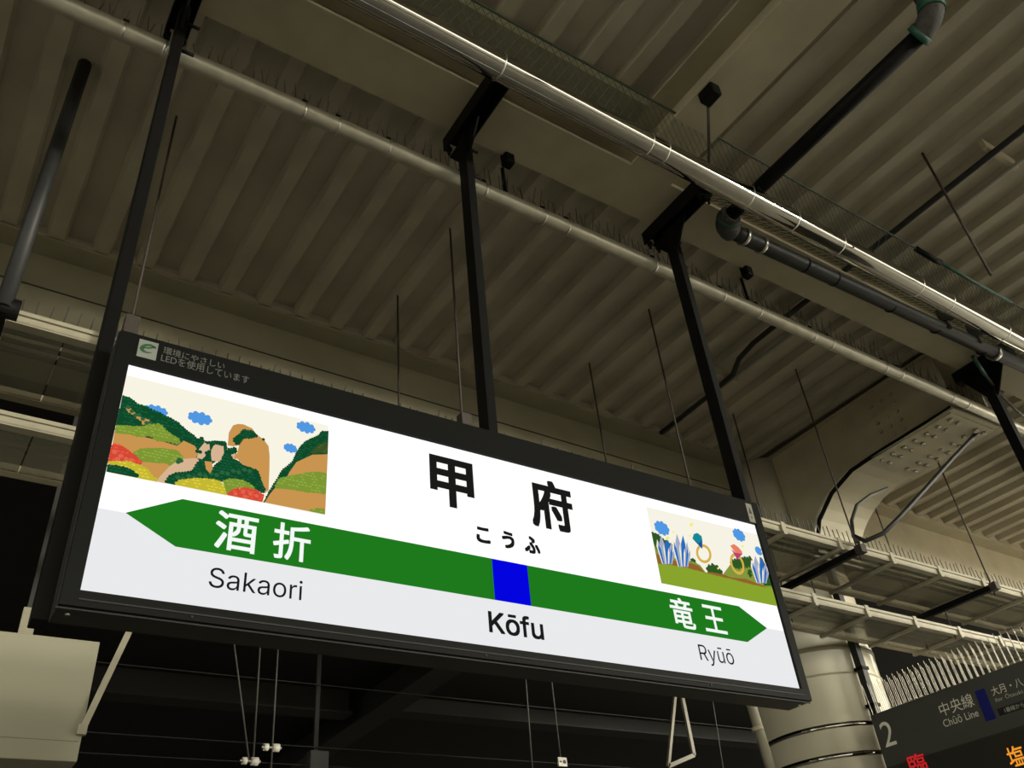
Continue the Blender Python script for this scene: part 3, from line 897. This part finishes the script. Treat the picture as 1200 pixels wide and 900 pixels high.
# galvanised conduit
t = thing('conduit_pipe', 'pale galvanised conduit with bird spikes below the girder, behind the posts', 'pipe', rz=YAW)
TY, TZ = 2.535, 5.10
MB().tube([(x_, TY, TZ) for x_ in (-8, -2, 4, 14)], 0.042, 20).build('conduit', M['galv'], t)
for xx in (-0.35, 0.05, 0.22, 0.86, 1.03, 1.30, 1.72, 1.86, 2.24, 2.40, 3.04, 3.22, 3.60, 3.92, 4.44, 4.62, 5.2, 5.38, 6.0, 6.2):
    c_ = MB()
    clamp(c_, xx, TY, TZ, 0.0405, 0.006)
    c_ = c_.build('pipe_clamp', M['zinc'], t)
    MB().box(xx - 0.012, xx + 0.012, TY - 0.012, TY + 0.012, TZ + 0.042, TZ + 0.075).build('clamp_bolt', M['black'], c_)
m = MB()
random.seed(5)
x = -1.0
while x < 6.6:
    for s in (-1, 1):
        hh = random.uniform(0.09, 0.15)
        m.bar((x, TY, TZ + 0.04), (x + random.uniform(-.02, .02), TY + s * random.uniform(0.0, 0.045), TZ + 0.04 + hh), 0.0026)
    x += 0.052
m.build('bird_spikes', M['wire'], t, kind='stuff')
for xx, lab in ((2.0, 'black beam clamp and rod holding the conduit, right of the middle post'), (3.86, 'black beam clamp and rod holding the conduit, right of the right post'), (-1.3, 'black beam clamp and rod holding the conduit, left of the left post')):
    h_ = thing('conduit_hanger', lab, 'hanger', rz=YAW)
    MB().box(xx - 0.03, xx + 0.03, 2.45, 2.51, 5.33, 5.43).build('beam_clamp', M['black'], h_, bevel=0.01)
    MB().tube([(xx, TY, 5.36), (xx, TY, 5.14)], 0.011, 6).build('rod', M['black'], h_)
# black drain pipe: along the cross beam, elbow, then along the girder
BZ = 5.27
t = thing('drain_pipe', 'black drain pipe that runs beside the cross beam and turns along the girder', 'pipe')
PXc = 3.27
MB().tube([(PXc, 0.86, BZ), (PXc, 2.16, BZ)], 0.043, 16).build('pipe_run', M['black'], t)
bend = [(PXc + 0.10 - 0.10 * math.cos(a), 2.16 + 0.10 * math.sin(a), BZ) for a in [i * PI / 2 / 6 for i in range(7)]]
MB().tube(bend, 0.066, 16).build('wrapped_elbow', M['lagging'], t, label='grey wrapped elbow with green tape')
MB().tube([(PXc + 0.10, 2.26, BZ), (3.45, 2.262, BZ), (14, 2.20, BZ)], 0.048, 16).build('pipe_run', M['grey'], t)
MB().tube([bend[1], bend[2]], 0.069, 16).build('green_tape', M['green_tape'], t)
for xx in (3.47, 3.62):
    MB().tube([(xx - .012, 2.262, BZ), (xx + .012, 2.262, BZ)], 0.056 if xx < 3.5 else .054, 16).build('hose_clip', M['zinc'], t)
for xx in (4.0, 4.28, 4.85, 5.35, 5.9):
    MB().tube([(xx - .006, 2.258, BZ), (xx + .006, 2.258, BZ)], 0.0505, 16).build('pipe_joint', M['black'], t)
MB().tube([(6.02, 2.25, BZ), (6.06, 2.25, BZ)], 0.058, 16).build('pipe_clamp', M['zinc'], t)
top_b = [(PXc, 0.86 - 0.13 * math.sin(a), BZ + 0.13 * (1 - math.cos(a))) for a in [i * PI / 2 / 6 for i in range(7)]]
MB().tube(top_b + [(PXc, 0.73, 5.69)], 0.058, 16).build('wrapped_elbow', M['lagging'], t)
for a_, b_ in ((top_b[0], top_b[1]), (top_b[4], top_b[6])):
    MB().tube([a_, b_], 0.064, 16).build('green_tape', M['green_tape'], t)
# brackets between drain pipe and lagged pipe, far right
for xx, lab in ((5.42, 'brown bracket above the drain pipe near the right edge, left of the pair'), (5.78, 'brown bracket above the drain pipe near the right edge, right of the pair')):
    b_ = thing('pipe_bracket', lab, 'bracket')
    MB().box(xx - 0.02, xx + 0.02, 2.16, 2.24, 5.30, 5.42).build('plate', M['rod'], b_)
    MB().tube([(xx, 2.20, 5.24), (xx, 2.20, 5.42)], 0.015, 6).build('bolt', M['rod'], b_)

# bird net with its top cord
t = thing('bird_net', 'dark green bird net strung above the silver pipe with a cord on top', 'net', rz=YAW)
NY, NZT, NZB = 1.815, 5.44, 5.20
m = MB()
dx = 0.05
x = -2.2
while x < 7.2:
    for s in (-1, 1):
        m.bar((x, NY + 0.05, NZB), (x + s * 0.13, NY, NZT), 0.0022)
    x += dx
m.build('net_mesh', M['net'], t, kind='stuff')
MB().tube([(x_, NY, NZT + 0.004 * math.sin(x_ * 3)) for x_ in [-2.5 + 0.25 * i for i in range(40)]], 0.007, 6).build('top_cord', M['net'], t)
MB().tube([(4.78, NY, NZT), (4.95, NY - .01, NZT - .03), (5.05, NY, NZT)], 0.02, 8).build('cord_knot', M['black'], t)
MB().tube([(5.05, NY, NZT), (5.4, NY, NZT - .01), (5.9, NY, NZT)], 0.012, 8).build('green_cord', M['green_tape'], t)
t = thing('bird_net', 'dark bird net hanging below the silver pipe towards the black drain pipe', 'net', rz=YAW)
m = MB()
x = 3.1
while x < 7.2:
    for s in (-1, 1):
        m.bar((x, 1.96, 5.16), (x + s * 0.06, 2.10, 5.30), 0.003)
    x += 0.055
m.build('net_mesh', M['net'], t, kind='stuff')

# conduits under the deck
t = thing('cable_conduit', 'dark conduit crossing the deck and bending beyond the girder', 'conduit')
CZ = 5.60
pts = [(4.70, -7.6, CZ), (4.66, 2.1, CZ), (4.66, 3.25, CZ), (4.70, 3.45, CZ), (4.80, 3.62, CZ), (4.83, 3.9, CZ), (4.83, 4.55, CZ)]
MB().tube(pts, 0.021, 10).build('conduit', M['grey'], t)
t = thing('cable_conduit', 'pale conduit crossing the deck beside the dark one', 'conduit')
MB().tube([(4.97, -7.6, CZ), (4.87, 2.1, CZ), (4.84, 4.0, CZ), (4.86, 4.55, CZ)], 0.014, 10).build('conduit', M['conduit'], t)
for yy in (0.3, 1.2, 2.9, 3.7):
    MB().box(4.60, 4.95, yy, yy + 0.03, CZ + 0.02, UP - 0.001).build('saddle', M['cream'], t)
tag(MB().tube([(4.43, 1.48, UP + .07), (4.45, 1.48, 4.72)], 0.008, 6).build('hanger_rod', M['rod']), 'thin rusty rod hanging alone from the deck at upper right', 'rod')

# ------------------------------------------------------------------ cable trays and their trapeze hangers
def tray(label, y_f, y_b, z, xa, xb, spikes):
    t = thing('cable_tray', label, 'cable tray', rz=YAW)
    r = MB()
    r.box(xa, xb, y_f, y_f + 0.012, z, z + 0.055)
    r.box(xa, xb, y_f, y_f + 0.05, z - 0.006, z + 0.006)
    r.box(xa, xb, y_f - 0.012, y_f + 0.02, z + 0.035, z + 0.055)
    r.build('front_rail', M['rail'], t)
    r = MB()
    r.box(xa, xb, y_b - 0.012, y_b, z, z + 0.06)
    r.box(xa, xb, y_b - 0.05, y_b, z - 0.006, z + 0.006)
    r.build('back_rail', M['cream'], t)
    x_ = xa
    while x_ < xb - 0.1:
        MB().box(x_ + 0.003, x_ + 1.797, y_f + 0.05, y_b - 0.05, z - 0.002, z + 0.002).build('clear_sheet', M['clear'], t)
        x_ += 1.8
    x_ = xa + 0.35
    bar_me = None
    while x_ < xb:
        if bar_me is None:
            bar_me = MB().box(-0.016, 0.016, y_f - 0.02, y_b, -0.03, -0.007).mesh('cross_bar', M['rail'])
            clip_me = MB().box(-0.02, 0.02, y_f - 0.018, y_f + 0.004, -0.012, 0.064).mesh('rail_clip', M['rail'])
        o = link_mesh('cross_bar', bar_me, None, t)
        o.location = (x_, 0, z)
        o = link_mesh('rail_clip', clip_me, None, t)
        o.location = (x_, 0, z)
        x_ += 0.60
    if spikes:
        m_ = MB()
        random.seed(int(z * 100))
        x_ = xa
        while x_ < xb:
            m_.bar((x_, y_f + 0.01, z + 0.055), (x_ + random.uniform(-.01, .01), y_f + 0.01, z + 0.055 + random.uniform(.08, .11)), 0.006, 0.004)
            x_ += 0.055
        m_.build('bird_spikes', M['wire'], t, kind='stuff')
    m_ = MB()
    for k_ in range(3):
        yy = y_f + 0.10 + k_ * 0.07
        m_.tube([(xa + 0.6 * i, yy + 0.003 * math.sin(i * 1.7 + k_), z + 0.018) for i in range(int((xb - xa) / 0.6))], 0.013, 6)
    m_.build('cables', M['black'], t, kind='stuff')
    return t


tray('upper cream cable tray with spikes along its rail, passing behind the lit sign', 3.42, 4.02, 4.135, -3.4, 11.0, True)
tray('lower cream cable tray behind and beneath the spiked one', 3.765, 4.22, 3.85, -3.4, 11.0, False)
where = {-1.24: 'left of the left post', 0.43: 'at the top left corner of the lit sign', 2.15: 'just left of the middle post', 3.83: 'left of the right post',
         5.42: 'right of the lit sign, nearer of the two bare ones', 7.10: 'by the right edge, farther of the two bare ones'}
for xx, w_ in where.items():
    t = thing('trapeze_hanger', 'black tray strut, ' + w_, 'hanger', 'trapeze hangers under the cable trays', rz=YAW)
    MB().box(xx - 0.022, xx + 0.022, 3.30, 4.09, 4.055, 4.102).build('strut', M['black'], t, bevel=0.003)
    lug = MB().box(xx - 0.03, xx + 0.03, 3.285, 3.34, 4.05, 4.24 if 0 < xx < 3 else 4.11).build('end_bracket', M['rod'], t)
    for yy in (3.335, 4.055):
        MB().tube([(xx, yy, 4.01), (xx, yy, UP + 0.004)], 0.0065, 6).build('rod', M['rod'], t)
    for yy in (3.79, 4.055):
        MB().tube([(xx + 0.01, yy, 4.05), (xx + 0.01, yy, 3.82)], 0.006, 6).build('drop_rod', M['rod'], t)

# ------------------------------------------------------------------ round column
t = thing('round_column', 'round cream steel column with metal bands beside the lit sign', 'column', loc=(CXC, CYC, 0))
prof = [(CR, 0), (CR, 5.0), (CR, UP)]
MB().lathe_z((0, 0), prof, 56).build('shaft', M['cream_gloss'], t)
for zz in (3.03, 3.25, 3.86, 4.5):
    MB().lathe_z((0, 0), [(CR + .006, zz - .018), (CR + .006, zz + .018)], 56).build('metal_band', M['steel'] if zz < 3.5 else M['cream'], t)
MB().lathe_z((0, 0), [(CR + .003, 3.64), (CR + .003, 3.655)], 56).build('seam', M['cream'], t)
# pipe down its left side
t = thing('down_pipe', 'thin cream pipe down the left side of the round column', 'pipe')
P0, P1 = on_y(882, 835, 4.62), on_y(903, 900, 4.62)
MB().tube([(P0.x - .03, 4.62, 4.8), (P0.x, 4.62, P0.z + 0.1), (P0.x + .01, 4.62, P0.z), (P1.x, 4.62, P1.z), (P1.x, 4.62, 0.0)], 0.038, 12).build('pipe_run', M['dull_cream'], t)
MB().tube([(P0.x + .01, 4.62, P0.z - .10), (P0.x + .012, 4.62, P0.z - .13)], 0.045, 12).build('pipe_clip', M['cream'], t)

# ------------------------------------------------------------------ departure board, end-on to the sign
BOARD_X = 6.0
BK = BOARD_X / 4.5
t = thing('departure_board', 'dark grey platform 2 departure board with spikes on top', 'board')
yL, yR = 3.152 * BK, 0.6
zt, zh = 1.55 + 1.240 * BK, 1.55 + 0.965 * BK
MB().box(BOARD_X, BOARD_X + .36, yR, yL, 2.25, zt).build('casing', M['board'], t, bevel=0.004)
MB().box(BOARD_X - .006, BOARD_X + .001, yR + .01, yL - .012, 2.3, zh).build('led_screen', M['screen'], t)
K = zoomed(1010, 780, 6.316)
BX = BOARD_X - .0015
flat_text('platform_number', '2', M['board_text'], t, K(128, 450), K(263, 580), K(180, 409), K(190, 603), 'x', BX, -0.01)
flat_text('line_name', '中央線', M['board_text'], t, K(572, 320), K(838, 290), K(600, 270), K(625, 370), 'x', BX, 0.0)
flat_text('line_name_roman', 'Chūō Line', M['board_text'], t, K(602, 425), K(866, 360), K(640, 388), K(640, 449), 'x', BX, -0.005)
ya, yb = on_x(*K(838, 200), BOARD_X).y, on_x(*K(915, 190), BOARD_X).y
z1_, z0_ = on_x(*K(840, 190), BOARD_X).z, on_x(*K(925, 415), BOARD_X).z
MB().box(BOARD_X - .0025, BOARD_X + .001, yb, ya, z0_, z1_).build('blue_patch', M['board_blue'], t, label='dark blue line colour patch')
flat_text('destination', '大月・八', M['board_text'], t, K(958, 190), K(1192, 125), K(985, 150), K(985, 222), 'x', BX, 0.0)
flat_text('destination_roman', 'for Ōtsuki', M['board_text_dim'], t, K(985, 250), K(1192, 195), K(1000, 230), K(995, 270), 'x', BX, 0.0)
i0, i1 = on_x(*K(1005, 330), BOARD_X), on_x(*K(1035, 370), BOARD_X)
MB().box(BOARD_X - .0022, BOARD_X + .001, yR + 1.2, i0.y, on_x(*K(1030, 372), BOARD_X).z, on_x(*K(1010, 318), BOARD_X).z).build('inset_panel', M['inset'], t)
flat_text('inset_text', '1番線から', M['board_text_dim'], t, K(1055, 325), K(1200, 285), K(1060, 312), K(1068, 348), 'x', BOARD_X - .0028, 0.0)
K = zoomed(1050, 850, 8.0)
flat_text('led_text', '塩', M['led_amber'], t, K(1036, 262), K(1205, 260), K(1080, 200), K(1120, 392), 'x', BOARD_X - .0068, 0.01)
flat_text('led_text', '臨', M['led_red'], t, K(103, 310), K(285, 330), K(150, 278), K(180, 455), 'x', BOARD_X - .0068, 0.015)
m = MB()
yy = yL - 0.01
k = 0
while yy > yR:
    m.bar((BOARD_X + .03 + 0.07 * (k % 3), yy, zt - .003), (BOARD_X + .01 + 0.07 * (k % 3), yy + 0.005, zt + 0.225), 0.0028)
    yy -= 0.0155
    k += 1
m.build('bird_spikes', M['spike'], t, kind='stuff')
MB().box(BOARD_X + .03, BOARD_X + .3, yL - 1.36, yL - 1.32, zt, zt + 0.225).build('spike_base', M['cream'], t)
q = on_y(1172, 478, 2.46)
MB().box(q.x - .03, q.x + .03, 2.43, 2.50, zt - .01, 5.30).build('hanger_tube', M['black'], t)
MB().box(q.x - .05, q.x + .05, 2.20, 2.66, 5.30, 5.397).build('cross_channel', M['black'], t)
MB().prism([(q.x - .006, 2.28, 5.30), (q.x - .006, 2.46, 5.0), (q.x - .006, 2.62, 5.30)], (0.012, 0, 0)).build('gusset_plate', M['black'], t)
t = thing('down_pipe', 'dark slotted pipe down the front of the round column to the departure board', 'pipe')
w0 = on_y(1010, 785, 4.40)
MB().box(w0.x - .03, w0.x + .03, 4.37, 4.43, 0.0, 5.0).build('pipe_run', M['grey'], t)
for vv in (787, 828):
    zz = on_y(1018, vv, 4.40).z
    MB().box(w0.x - .042, w0.x + .042, 4.36, 4.445, zz, zz + .025).build('strap', M['black'], t)

# ------------------------------------------------------------------ things at the left edge
t = thing('tray_post', 'dark grey tube hanging from the deck at the far left', 'post')
q0, q1 = on_y(113, 35, 3.28), on_y(8, 362, 3.28)
MB().tube([(q0.x, 3.28, UP + .05), (q0.x, 3.28, q1.z)], 0.034, 10).build('tube', M['grey'], t)
MB().tube([(q0.x - .12, 3.30, q1.z + .02), (q0.x + .06, 3.30, q1.z + .02)], 0.045, 8).build('coupling', M['black'], t)
MB().box(q0.x - .02, q0.x + .02, 3.28, 3.45, q1.z - .02, q1.z + .02).build('arm', M['black'], t)
YB = 5.0
c0, c1 = on_y(115, 752, YB), on_y(94, 893, YB)
t = thing('hanging_cabinet', 'cream sheet metal cabinet hanging at the lower left corner', 'cabinet')
MB().box(-1.4, c0.x + .01, YB, YB + 0.35, c1.z, c0.z).build('body', M['board_cream'], t, bevel=0.004)
MB().box(-1.38, c0.x - .004, YB - 0.006, YB + 0.01, c1.z + 0.095, c1.z + 0.135).build('seam_strip', M['board_cream'], t)
b0 = on_y(33, 733, YB)
MB().box(b0.x - 0.035, b0.x + 0.035, YB + .05, YB + 0.09, c0.z - .01, c0.z + 0.16).build('hanger_lug', M['rail'], t)
MB().box(b0.x - 0.02, b0.x + 0.02, YB + .055, YB + 0.085, c0.z, 5.76).build('hanger_bar', M['far_beam'], t)
p0, p1 = on_y(160, 722, YB - .03), on_y(96, 856, YB - .03)
t = thing('stay_bar', 'cream flat stay bar sloping beside the hanging cabinet', 'bar')
e = (p0 - p1).normalized() * 1.2
MB().bar(p1, p0 + e, 0.032, 0.014, up=(0, 1, 0)).build('bar', M['rail'], t)
MB().box(p1.x - 0.022, p1.x + 0.022, YB - 0.04, YB - 0.006, p1.z - 0.02, p1.z + 0.03).build('foot_plate', M['rail'], t)

# ------------------------------------------------------------------ dark shed beyond: beams, wires
def far_beam(lab, xa, xb, ya, yb, zb, zt):
    t_ = thing('shed_beam', lab, 'beam')
    MB().box(xa, xb, ya, yb, zb, zb + .03).build('bottom_flange', M['far_beam'], t_)
    ym, xm = (ya + yb) / 2, (xa + xb) / 2
    if xb - xa > yb - ya:
        MB().box(xa, xb, ym - .02, ym + .02, zb + .03, zt).build('web', M['far_beam'], t_)
    else:
        MB().box(xm - .02, xm + .02, ya, yb, zb + .03, zt).build('web', M['far_beam'], t_)


far_beam('dark shed beam seen faintly below the lit sign, left part', -8, 5.3, 12.0, 12.35, 5.38, 5.75)
far_beam('dark shed beam seen faintly below the lit sign, right part', 6.0, 18, 12.0, 12.35, 5.48, 5.75)
far_beam('dark cross beam of the shed below the middle of the lit sign', 5.4, 5.8, 5.3, 25, 5.30, 5.75)
WY = 8.0
wires = [((274, 752), (292, 893), 'thin wire slanting down to the lower insulator below the sign'), ((305, 755), (297, 888), 'thin upright wire to the lower insulator below the sign'),
         ((326, 755), (316, 930), 'thin wire through the upper insulator below the sign'), ((616, 795), (626, 930), 'thin bare wire left of the white tag below the sign'),
         ((646, 795), (657, 890), 'thin wire holding the white tag below the sign'), ((834, 815), (852, 930), 'thin wire right of the pale frame below the sign')]
for a, b, lab in wires:
    pa, pb = on_y(*a, WY), on_y(*b, WY)
    d = (pa - pb)
    pa = pb + d * ((5.76 - pb.z) / d.z)
    tag(MB().tube([pa, pb], 0.008, 6).build('dropper_wire', M['line']), lab, 'wire')
for (u, v), lab, tl in (((293, 892), 'white insulator on the lower left below the sign', 1), ((318, 876), 'white insulator just above and right of the lower one', 1)):
    p = on_y(u, v, WY)
    t = thing('insulator', lab, 'insulator', loc=p)
    MB().tube([(-0.07, 0, 0), (-0.03, 0, 0)], 0.032, 12).build('shed_disc', M['porcelain'], t)
    MB().tube([(0.01, 0, 0), (0.07, 0, 0)], 0.036, 12).build('shed_disc', M['porcelain'], t)
    MB().tube([(-0.09, 0, 0), (0.09, 0, 0)], 0.016, 8).build('pin', M['zinc'], t)
p = on_y(659, 893, WY)
t = thing('number_tag', 'small white tag on a wire below the middle of the sign', 'tag', loc=p)
MB().box(-0.055, 0.055, -0.01, 0.01, -0.045, 0.045).build('plate', M['porcelain'], t)
MB().tube([(0.02, -0.012, 0), (0.02, -0.016, 0)], 0.02, 8).build('mark', M['inset'], t)
MB().tube([(-0.03, -0.012, 0.0), (-0.03, -0.016, 0.0)], 0.01, 8).build('mark', M['inset'], t)
for z_ in (3.78, 3.62, 4.35):
    tag(MB().tube([(-6, WY + .02, z_), (14, WY + .02, z_)], 0.005, 6).build('line_wire', M['far']), {3.78: 'dark horizontal line wire at the upper insulator', 3.62: 'dark horizontal line wire at the lower insulator', 4.35: 'dark horizontal line wire highest in the gap below the sign'}[z_], 'wire')
q = on_y(372, 893, WY)
tag(MB().box(q.x - .09, q.x + .09, WY - .05, WY + .05, q.z - .3, q.z + .09).build('junction_box', M['far_beam'], bevel=.01), 'small dark box right of the insulators below the sign', 'box')
tag(MB().box(q.x - .02, q.x + .02, WY + .05, WY + .08, q.z - .05, 5.76).build('box_hanger', M['far']), 'dark bar from which the small dark box hangs', 'bar')
t = thing('wire_bracket', 'pale steel bracket frame hanging below the right half of the sign', 'bracket')
FP = [on_y(u, v, WY) for u, v in ((791, 815), (783, 898), (813, 885), (799, 815))]
up = [FP[0] + (FP[0] - FP[1]) * 1.2, FP[3] + (FP[3] - FP[2]) * 1.2]
MB().bar(up[0], FP[1], 0.035, 0.035, up=(0, 1, 0)).build('leg', M['dull_cream'], t)
MB().bar(up[1], FP[2], 0.045, 0.035, up=(0, 1, 0)).build('leg', M['dull_cream'], t)
MB().bar(FP[1], FP[2], 0.045, 0.035, up=(0, 1, 0)).build('foot_bar', M['dull_cream'], t)

# ------------------------------------------------------------------ assumed lamps, added out of view to brighten the right girder
for k, (lx, lab) in enumerate(((9.2, 'added fluorescent lamp on two rods, nearer one beyond the right edge'), (11.4, 'added fluorescent lamp on two rods, farther one beyond the right edge'))):
    t = thing('added_lamp', lab, 'lamp', 'added lamps', rz=YAW)
    LY, LZ = 1.60, 4.45
    hs = MB()
    hs.prism([(lx, LY - .09, LZ + .05), (lx, LY + .09, LZ + .05), (lx, LY + .04, LZ + .11), (lx, LY - .04, LZ + .11)], (1.3, 0, 0))
    hs.build('housing', M['porcelain'], t)
    for s in (-1, 1):
        MB().tube([(lx + .05, LY + s * .05, LZ + .022), (lx + 1.25, LY + s * .05, LZ + .022)], 0.016, 10).build('tube', LAMP, t)
    for e in (0.2, 1.1):
        MB().tube([(lx + e, LY, LZ + .10), (lx + e, LY, UP + .02)], 0.01, 8).build('rod', M['zinc'], t)

# ------------------------------------------------------------------ cables and post at the right edge
t = thing('flexible_conduit', 'dark flexible conduit swooping down to the upper tray', 'conduit')
a = on_y(1166, 488, 3.0)
pts = [on_y(1172, 478, 2.75), on_y(1150, 502, 2.85), on_y(1118, 535, 3.0), on_y(1085, 572, 3.12), on_y(1055, 605, 3.25), on_y(1035, 625, 3.33), on_y(1014, 634, 3.42), on_y(1000, 628, 3.5)]
MB().tube(pts, 0.017, 10).build('conduit', M['grey'], t)
t = thing('flexible_conduit', 'thin black cable looping beside the curved beam end', 'conduit')
pts = [on_y(u, v, w_) for u, v, w_ in ((1040, 572, 3.6), (1020, 580, 3.6), (1004, 592, 3.6), (998, 610, 3.55), (1000, 628, 3.5), (1006, 636, 3.46))]
MB().tube(pts, 0.014, 8).build('conduit', M['wire'], t)
t = thing('bonding_cable', 'thin dark cable with green tape below the drain pipe at the right', 'cable')
pts = [on_z(1140, 418, 5.22), on_z(1155, 440, 5.18), on_z(1172, 462, 5.12), on_z(1190, 480, 5.10), on_z(1215, 500, 5.1)]
MB().tube(pts, 0.012, 8).build('cable', M['wire'], t)
MB().tube([pts[0], pts[1]], 0.015, 8).build('green_tape', M['green_tape'], t)
